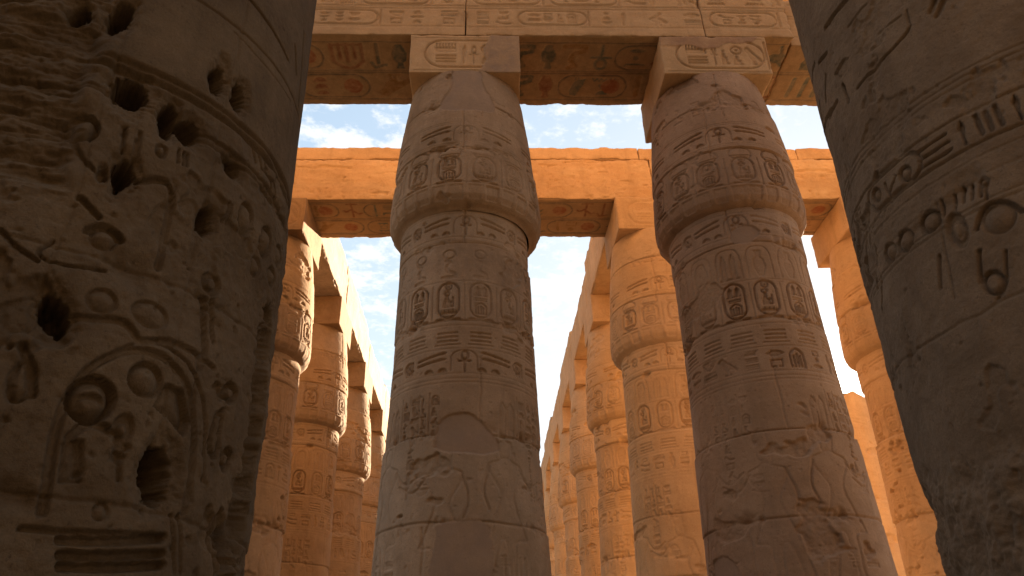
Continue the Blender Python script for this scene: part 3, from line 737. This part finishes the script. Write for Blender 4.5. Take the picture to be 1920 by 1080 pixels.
def hole(rel, f, at, u, v, ru, rv, depth, seed, tilt=0.0):
    c = at(u, v); a = at(u + ru, v); b = at(u, v - rv)
    rx = max(.03, abs(a[0] - c[0])); rz = max(.03, abs(b[1] - c[1]) or .05); m = 1.7
    W = rel.win(c[0] - rx*m - .05, c[0] + rx*m + .05, c[1] - rz*m - .05, c[1] + rz*m + .05)
    if W is None: return
    X, Z = rel.grids(W); X2 = X + tilt*(Z - c[1])
    k = np.hypot((X2 - c[0])/rx, (Z - c[1])/rz) + .42*fbm(X, Z, X*0, 6, 2, .6, off=seed) + .35*fbm(X, Z, X*0, 22, 4, .7, off=seed + 4)
    rel.H[W] -= depth*sstep(1.05, .80, k) + .05*sstep(1.8, 1.0, k)
def left_carving(rel, at, f):
    P = lambda *pts: [at(*p) for p in pts]
    L = .04
    def pxboss(u, v, ru, rv, hgt=.02, gr=.05):
        c = at(u, v); a = at(u + ru, v); b = at(u, v - rv); rel.boss(c[0], c[1], abs(a[0] - c[0]), abs(b[1] - c[1]), hgt, gr)
    def pxring(u, v, ru, rv, w=.02, d=.03):
        c = at(u, v); a = at(u + ru, v); b = at(u, v - rv); rel.ell(c[0], c[1], abs(a[0] - c[0]), abs(b[1] - c[1]), d, core=.8, ring=w)
    # great cartouche arch and its signs
    rel.stroke(P((80, 960), (92, 880), (105, 800), (130, 730), (180, 678), (250, 655), (310, 672), (350, 720), (366, 790), (360, 880), (345, 960)), .05, .035, .5)
    rel.stroke(P((165, 690), (250, 640), (330, 655), (375, 720), (388, 800), (380, 900)), .02, .025)
    pxboss(170, 750, 45, 46, .03, .085); rel.stroke(P((135, 752), (160, 742), (185, 748), (200, 770)), .035, .03); rel.stroke(P((150, 726), (180, 718), (198, 742)), .03, .03)
    pxboss(270, 714, 33, 34, .03, .05)
    rel.poly(P((285, 762), (310, 720), (345, 735), (355, 790), (345, 820), (310, 780)), .07, core=.15, width=.08)
    pxring(227, 808, 14, 22, .02, .03)
    rel.stroke(P((130, 820), (165, 790), (200, 805), (235, 840)), .05, .035); rel.stroke(P((150, 830), (150, 890)), .03, .03); rel.stroke(P((222, 850), (222, 900)), .03, .03)
    rel.poly(P((110, 905), (118, 830), (145, 825), (150, 905)), .04, core=.4, width=.05)
    for u in (322, 335, 400, 420): rel.stroke(P((u, 965), (u + 8, 1075)), .018, .022)
    pxboss(190, 960, 16, 18, .01, .03)
    for v0 in (1012, 1040, 1062): rel.stroke(P((115, v0), (200, v0 + 4), (305, v0 - 2)), .05, .055, .6)
    rel.stroke(P((40, 990), (150, 1000), (310, 1005)), .03, .03)
    # upper signs
    pxboss(150, 237, 40, 28, .03, .06); pxboss(52, 200, 30, 34, .02, .04); pxring(300, 285, 9, 11, .012, .03)
    rel.stroke(P((165, 430), (190, 420), (215, 432), (226, 450)), .05, .05); pxboss(195, 447, 28, 20, .015, .03)
    rel.stroke(P((262, 340), (300, 335), (325, 352), (322, 400), (300, 500)), .05, .04); rel.stroke(P((340, 380), (370, 372), (378, 420), (360, 500)), .04, .03)
    rel.stroke(P((150, 370), (185, 405)), .04, .04); rel.stroke(P((130, 250), (150, 290), (175, 320)), .03, .03)
    for (u, v) in ((235, 240), (262, 250), (255, 265)): rel.stroke(P((u, v), (u - 6, v + 45)), .022, .03)
    for (u, v) in ((335, 280), (345, 285), (352, 288)): rel.stroke(P((u, v), (u - 3, v + 25)), .018, .03)
    rel.stroke(P((405, 130), (450, 170)), .02, .02)
    pxboss(463, 410, 14, 34, .02, .04); pxboss(497, 455, 9, 34, .02, .04); pxboss(480, 500, 8, 22, .01, .03); pxboss(516, 480, 5, 24, .01, .03); pxboss(505, 520, 6, 20, .01, .03)
    for (u, v) in ((430, 380), (436, 384), (500, 350), (510, 360), (520, 372)): rel.stroke(P((u, v), (u - 5, v + 34)), .02, .03)
    pxring(400, 532, 13, 17, .025, .035); rel.stroke(P((385, 560), (385, 660), (372, 690)), .05, .035); rel.stroke(P((400, 560), (402, 640)), .04, .03)
    pxring(427, 738, 8, 16, .02, .04); rel.stroke(P((415, 770), (400, 780), (392, 850), (405, 862), (412, 800), (412, 775)), .035, .04); pxring(425, 862, 7, 18, .02, .04)
    rel.stroke(P((365, 700), (358, 940)), .022, .03); rel.stroke(P((415, 960), (408, 1075)), .06, .06); rel.stroke(P((440, 960), (430, 1075)), .04, .05)
    pxboss(40, 715, 28, 42, .02, .045); pxboss(35, 600, 34, 26, .02, .04); rel.stroke(P((0, 575), (60, 560)), .06, .04)
    rel.stroke(P((40, 650), (55, 680), (60, 740)), .05, .04); pxboss(190, 565, 30, 24, .012, .025); pxboss(282, 590, 36, 26, .012, .025)
    rel.stroke(P((100, 590), (170, 600), (230, 600), (258, 640)), .05, .03); rel.stroke(P((260, 640), (330, 640), (400, 690)), .04, .03)
    # zone edges above the signs and the smooth band
    for (u, v, w, d) in ((272, 125, .03, .03), (272, 140, .05, .05), (300, 205, .02, .025), (455, 60, .018, .02)):
        rel.ring_line(at(u, v)[1], w, d)
    rel.stroke(P((470, 0), (500, 40), (540, 112)), .03, .035); rel.stroke(P((553, 85), (556, 140)), .03, .03); rel.stroke(P((570, 60), (560, 200)), .03, .03); rel.stroke(P((440, 60), (500, 130), (545, 190)), .012, .012)
    rel.stroke(P((100, 450), (60, 480), (130, 500), (200, 505)), .02, .03); rel.stroke(P((0, 430), (30, 465), (70, 490)), .025, .03)
    for (u, v) in ((470, 265), (480, 275), (490, 285), (500, 320), (508, 330)): rel.stroke(P((u - 10, v - 6), (u + 6, v + 12), (u + 10, v + 40)), .02, .03)
    rel.H *= 1.4
    W0 = rel.s, rel.z; S, Z = np.meshgrid(*W0); th = S/RN + f; x, y = RN*np.cos(th), RN*np.sin(th)
    rel.H *= 1 - .4*sstep(.2, .5, fbm(x, y, Z, .8, 3, off=3.3))
    big = fbm(x, y, Z, 1.3, 5, .58, off=1.2); fine = fbm(x, y, Z, 9, 4, .65, off=8.8)
    smooth_band = sstep(at(272, 125)[1] - .02, at(272, 125)[1] + .05, Z)
    rel.H += (.06*big + .018*fine)*(1 - .75*smooth_band)
    sp = sstep(.22, .3, fbm(x, y, Z, 1.6, 5, .6, off=71))*(1 - smooth_band); rel.H = rel.H*(1 - .6*sp) - sp*(.035 + .03*fine)
    # layered erosion at the upper left
    a, b = at(130, 20), at(60, 330); lay = fbm(x*.5, y*.5, Z*3.2, 1.8, 5, .62, off=4.1)
    k0, k1 = at(215, 10), at(130, 330); edge = k1[0] + (k0[0] - k1[0])*np.clip((Z - k1[1])/(k0[1] - k1[1]), -.3, 1.3)
    er = sstep(.06, -.10, S - edge + .22*big)*sstep(k1[1] - .35, k1[1] + .1, Z + .2*big)
    rel.H = rel.H*(1 - .8*er) + er*(-.075 + .17*lay + .03*fine)
    for j, (zj, am) in enumerate(((at(250, 505)[1], .03), (at(300, 960)[1], .035), (at(300, 215)[1], .05))):
        dz = np.abs(Z - zj - .05*fbm(x, y, Z*0, 1.4, 4, off=20 + j)); ch = np.clip(fbm(x, y, Z, 2.2, 4, .6, off=9 + j*3), 0, 1)
        rel.H -= am*.5*np.exp(-(dz/.012)**2) + .18*ch*np.exp(-(dz/.1)**2)
    for (s0, am) in ((at(325, 700)[0], .012), (at(100, 480)[0], .015)):
        rel.H -= am*np.exp(-((S - s0 - .05*fbm(S*0, Z, Z*0, 2, 4, off=s0))/.012)**2)*(Z > at(300, 970)[1])
    pit = fbm(x, y, Z, 16, 2, off=6); rel.H -= .02*sstep(.45, .75, pit)*(1 - .8*smooth_band)
    # worn right flank
    k = at(478, 790); dd = np.hypot((S - k[0])/.22, (Z - k[1])/1.1); rel.H -= .13*sstep(1.05, .7, dd + .5*big + .3*fine)
    k = at(440, 1010); dd = np.hypot((S - k[0])/.16, (Z - k[1])/.5); rel.H -= .12*sstep(1.05, .7, dd + .5*big + .3*fine)
    for i, h in enumerate([(143, 6, 24, 17, .3), (227, 24, 27, 34, .32), (243, 170, 40, 34, .35), (319, 220, 17, 31, .3), (360, 243, 21, 24, .3), (413, 146, 16, 30, .28), (452, 180, 14, 28, .28),
                       (231, 326, 24, 33, .32), (442, 315, 17, 20, .28), (397, 410, 13, 24, .28), (98, 577, 32, 40, .34), (300, 890, 31, 50, .35), (482, 735, 7, 36, .2), (192, 325, 9, 12, .06)]):
        hole(rel, f, at, *h, seed=i*3.1, tilt=(.35 if i in (10,) else 0))
XL, XR, YN = -3.55, 5.32, 5.5
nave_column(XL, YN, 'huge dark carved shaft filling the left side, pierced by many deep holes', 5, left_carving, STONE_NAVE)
def right_carving(rel, at, f):
    P = lambda *pts: [at(*p) for p in pts]
    def pxboss(u, v, ru, rv, hgt=.02, gr=.05):
        c = at(u, v); a = at(u + ru, v); b = at(u, v - rv); rel.boss(c[0], c[1], abs(a[0] - c[0]), abs(b[1] - c[1]), hgt, gr)
    def pxring(u, v, ru, rv, w=.018, d=.03):
        c = at(u, v); a = at(u + ru, v); b = at(u, v - rv); rel.ell(c[0], c[1], abs(a[0] - c[0]), abs(b[1] - c[1]), d, core=.8, ring=w)
    # great strokes above
    rel.stroke(P((1592, -5), (1565, 28), (1548, 52)), .06, .05); rel.stroke(P((1706, 48), (1698, 66), (1655, 112), (1606, 165)), .03, .04); rel.stroke(P((1700, 20), (1705, 50)), .02, .02)
    rel.stroke(P((1690, 30), (1645, 62)), .02, .018); rel.stroke(P((1752, 2), (1745, 22)), .05, .04); rel.stroke(P((1772, -2), (1757, 30)), .05, .04); rel.stroke(P((1625, 8), (1590, 50)), .02, .02)
    for a, b in (((1512, 90), (1514, 98)), ((1510, 120), (1520, 175)), ((1528, 118), (1522, 170)), ((1549, 142), (1550, 190)), ((1560, 205), (1546, 250)), ((1570, 190), (1556, 220)), ((1536, 190), (1545, 240)), ((1580, 160), (1590, 190)), ((1550, 100), (1536, 118))):
        rel.stroke([at(*a), at(*b)], .045, .05)
    rel.poly(P((1565, 140), (1580, 110), (1592, 108), (1588, 130), (1575, 150)), .03, core=.6)
    zt, zb = at(1715, 271)[1], at(1649, 400)[1]
    for z, w, d in ((zt, .02, .022), (zb, .02, .03), (zt + .28, .012, .012), (zt + .34, .012, .012), (zt + .40, .014, .014), (zb - .5, .012, .012), (zb - .55, .012, .012), (zb + .0 - .12, .01, .01)):
        rel.ring_line(z, w, d)
    h = zt - zb
    def S(u, v): return at(u, v)[0]
    # text band
    c0, c1 = S(1640, 385), S(1712, 300); r = h*.4; zm = (zt + zb)/2
    if c0 > c1: c0, c1 = c1, c0
    W = rel.win(c0 - .3, c1 + .3, zb, zt)
    if W is not None:
        X, Z = rel.grids(W); rel.sunk(W, np.abs(d_cap(X, Z, c0 + r*.5, zm, c1 - r*.5, zm, r)) - .016, .03, .8)
    pxboss(1697, 326, 14, 17, .01, .05); pxboss(1645, 366, 9, 17, .01, .05); rel.stroke(P((1660, 345), (1672, 380)), .025, .03); rel.stroke(P((1680, 330), (1660, 395)), .02, .03)
    sgn = 1 if S(1800, 230) > S(1715, 280) else -1
    s0 = S(1718, 285)
    for q in (.2, .45, .7): rel.stroke([(s0, zb + q*h), (s0 + sgn*.28, zb + q*h + .01)], .026, .04)
    x = s0 + sgn*.36
    seq = ['reed', 'strk', 'reed', 'was', 'seat', 'reed', 'cobra', 'water', 'owl', 'board', 'reed', 'nb']
    for g in seq:
        w = min(.5, GL[g][0]*h*.75); xx = x if sgn > 0 else x - w
        rel.glyph(g, xx, zb + .12*h, h*.76, .04, w=w); x += sgn*(w + .06)
    x = S(1618, 420); rng = np.random.RandomState(3)
    rel.text(min(x, x - sgn*1.2), max(x, x - sgn*1.2), zb + .1*h, h*.78, .035, rng)
    # row of discs and loops beneath
    pxboss(1741, 416, 24, 23, .02, .05); pxboss(1694, 452, 20, 24, .02, .045); pxboss(1667, 474, 12, 22, .015, .04); pxring(1794, 432, 17, 30, .02, .04); pxring(1794, 432, 9, 20, .012, .02)
    rel.stroke(P((1832, 430), (1838, 395), (1860, 378), (1890, 378), (1915, 395)), .03, .045); pxboss(1872, 410, 38, 30, .015, .03)
    for (u, v) in ((1764, 375), (1785, 365), (1800, 350), (1818, 345), (1835, 340), (1846, 345)): rel.stroke(P((u, v), (u + 4, v + 28)), .022, .035)
    pxring(1843, 342, 8, 9, .012, .03)
    pxboss(1862, 530, 24, 26, .025, .05); rel.stroke(P((1885, 470), (1888, 540), (1870, 560)), .02, .03)
    for (u, v) in ((1625, 400), (1634, 420), (1620, 450), (1640, 480), (1650, 520), (1760, 480), (1835, 470)): rel.stroke(P((u, v), (u + 3, v + 60)), .03, .035)
    rel.stroke(P((1755, 380), (1790, 560)), .015, .015)
    rel.H *= 1.2
    S_, Z = np.meshgrid(rel.s, rel.z); th = S_/RN + f; x, y = RN*np.cos(th), RN*np.sin(th)
    big = fbm(x, y, Z, 1.2, 5, .58, off=15.2); fine = fbm(x, y, Z, 9, 4, .65, off=18.8)
    rel.H *= 1 - .5*sstep(.15, .5, fbm(x, y, Z, .8, 3, off=13.3))
    rel.H += .026*big + .011*fine
    sp = sstep(.24, .3, fbm(x, y, Z, 1.5, 5, .6, off=91)); rel.H = rel.H*(1 - .5*sp) - sp*(.022 + .025*fine)
    # joints and the broken, pitted foot
    for j, (zj, am) in enumerate(((at(1800, 600)[1], .03), (at(1700, 420)[1] - .02, .012))):
        dz = np.abs(Z - zj - .08*fbm(x, y, Z*0, 1.4, 4, off=50 + j)); ch = np.clip(fbm(x, y, Z, 2.2, 4, .6, off=29 + j*3), 0, 1)
        rel.H -= am*.5*np.exp(-(dz/.012)**2) + .16*ch*np.exp(-(dz/.1)**2)
    zf = at(1800, 800)[1]; lim = zf + .45*big + .1*fine
    m = sstep(lim + .05, lim - .25, Z); rough = np.abs(fbm(x, y, Z, 1.1, 6, .6, off=33))
    rel.H += m*(-.10 + .22*rough)
    pit = fbm(x, y, Z, 12, 3, off=46); rel.H -= .02*m*sstep(.3, .7, pit)
    rel.H -= .012*sstep(.55, .8, fbm(x, y, Z, 18, 2, off=61))
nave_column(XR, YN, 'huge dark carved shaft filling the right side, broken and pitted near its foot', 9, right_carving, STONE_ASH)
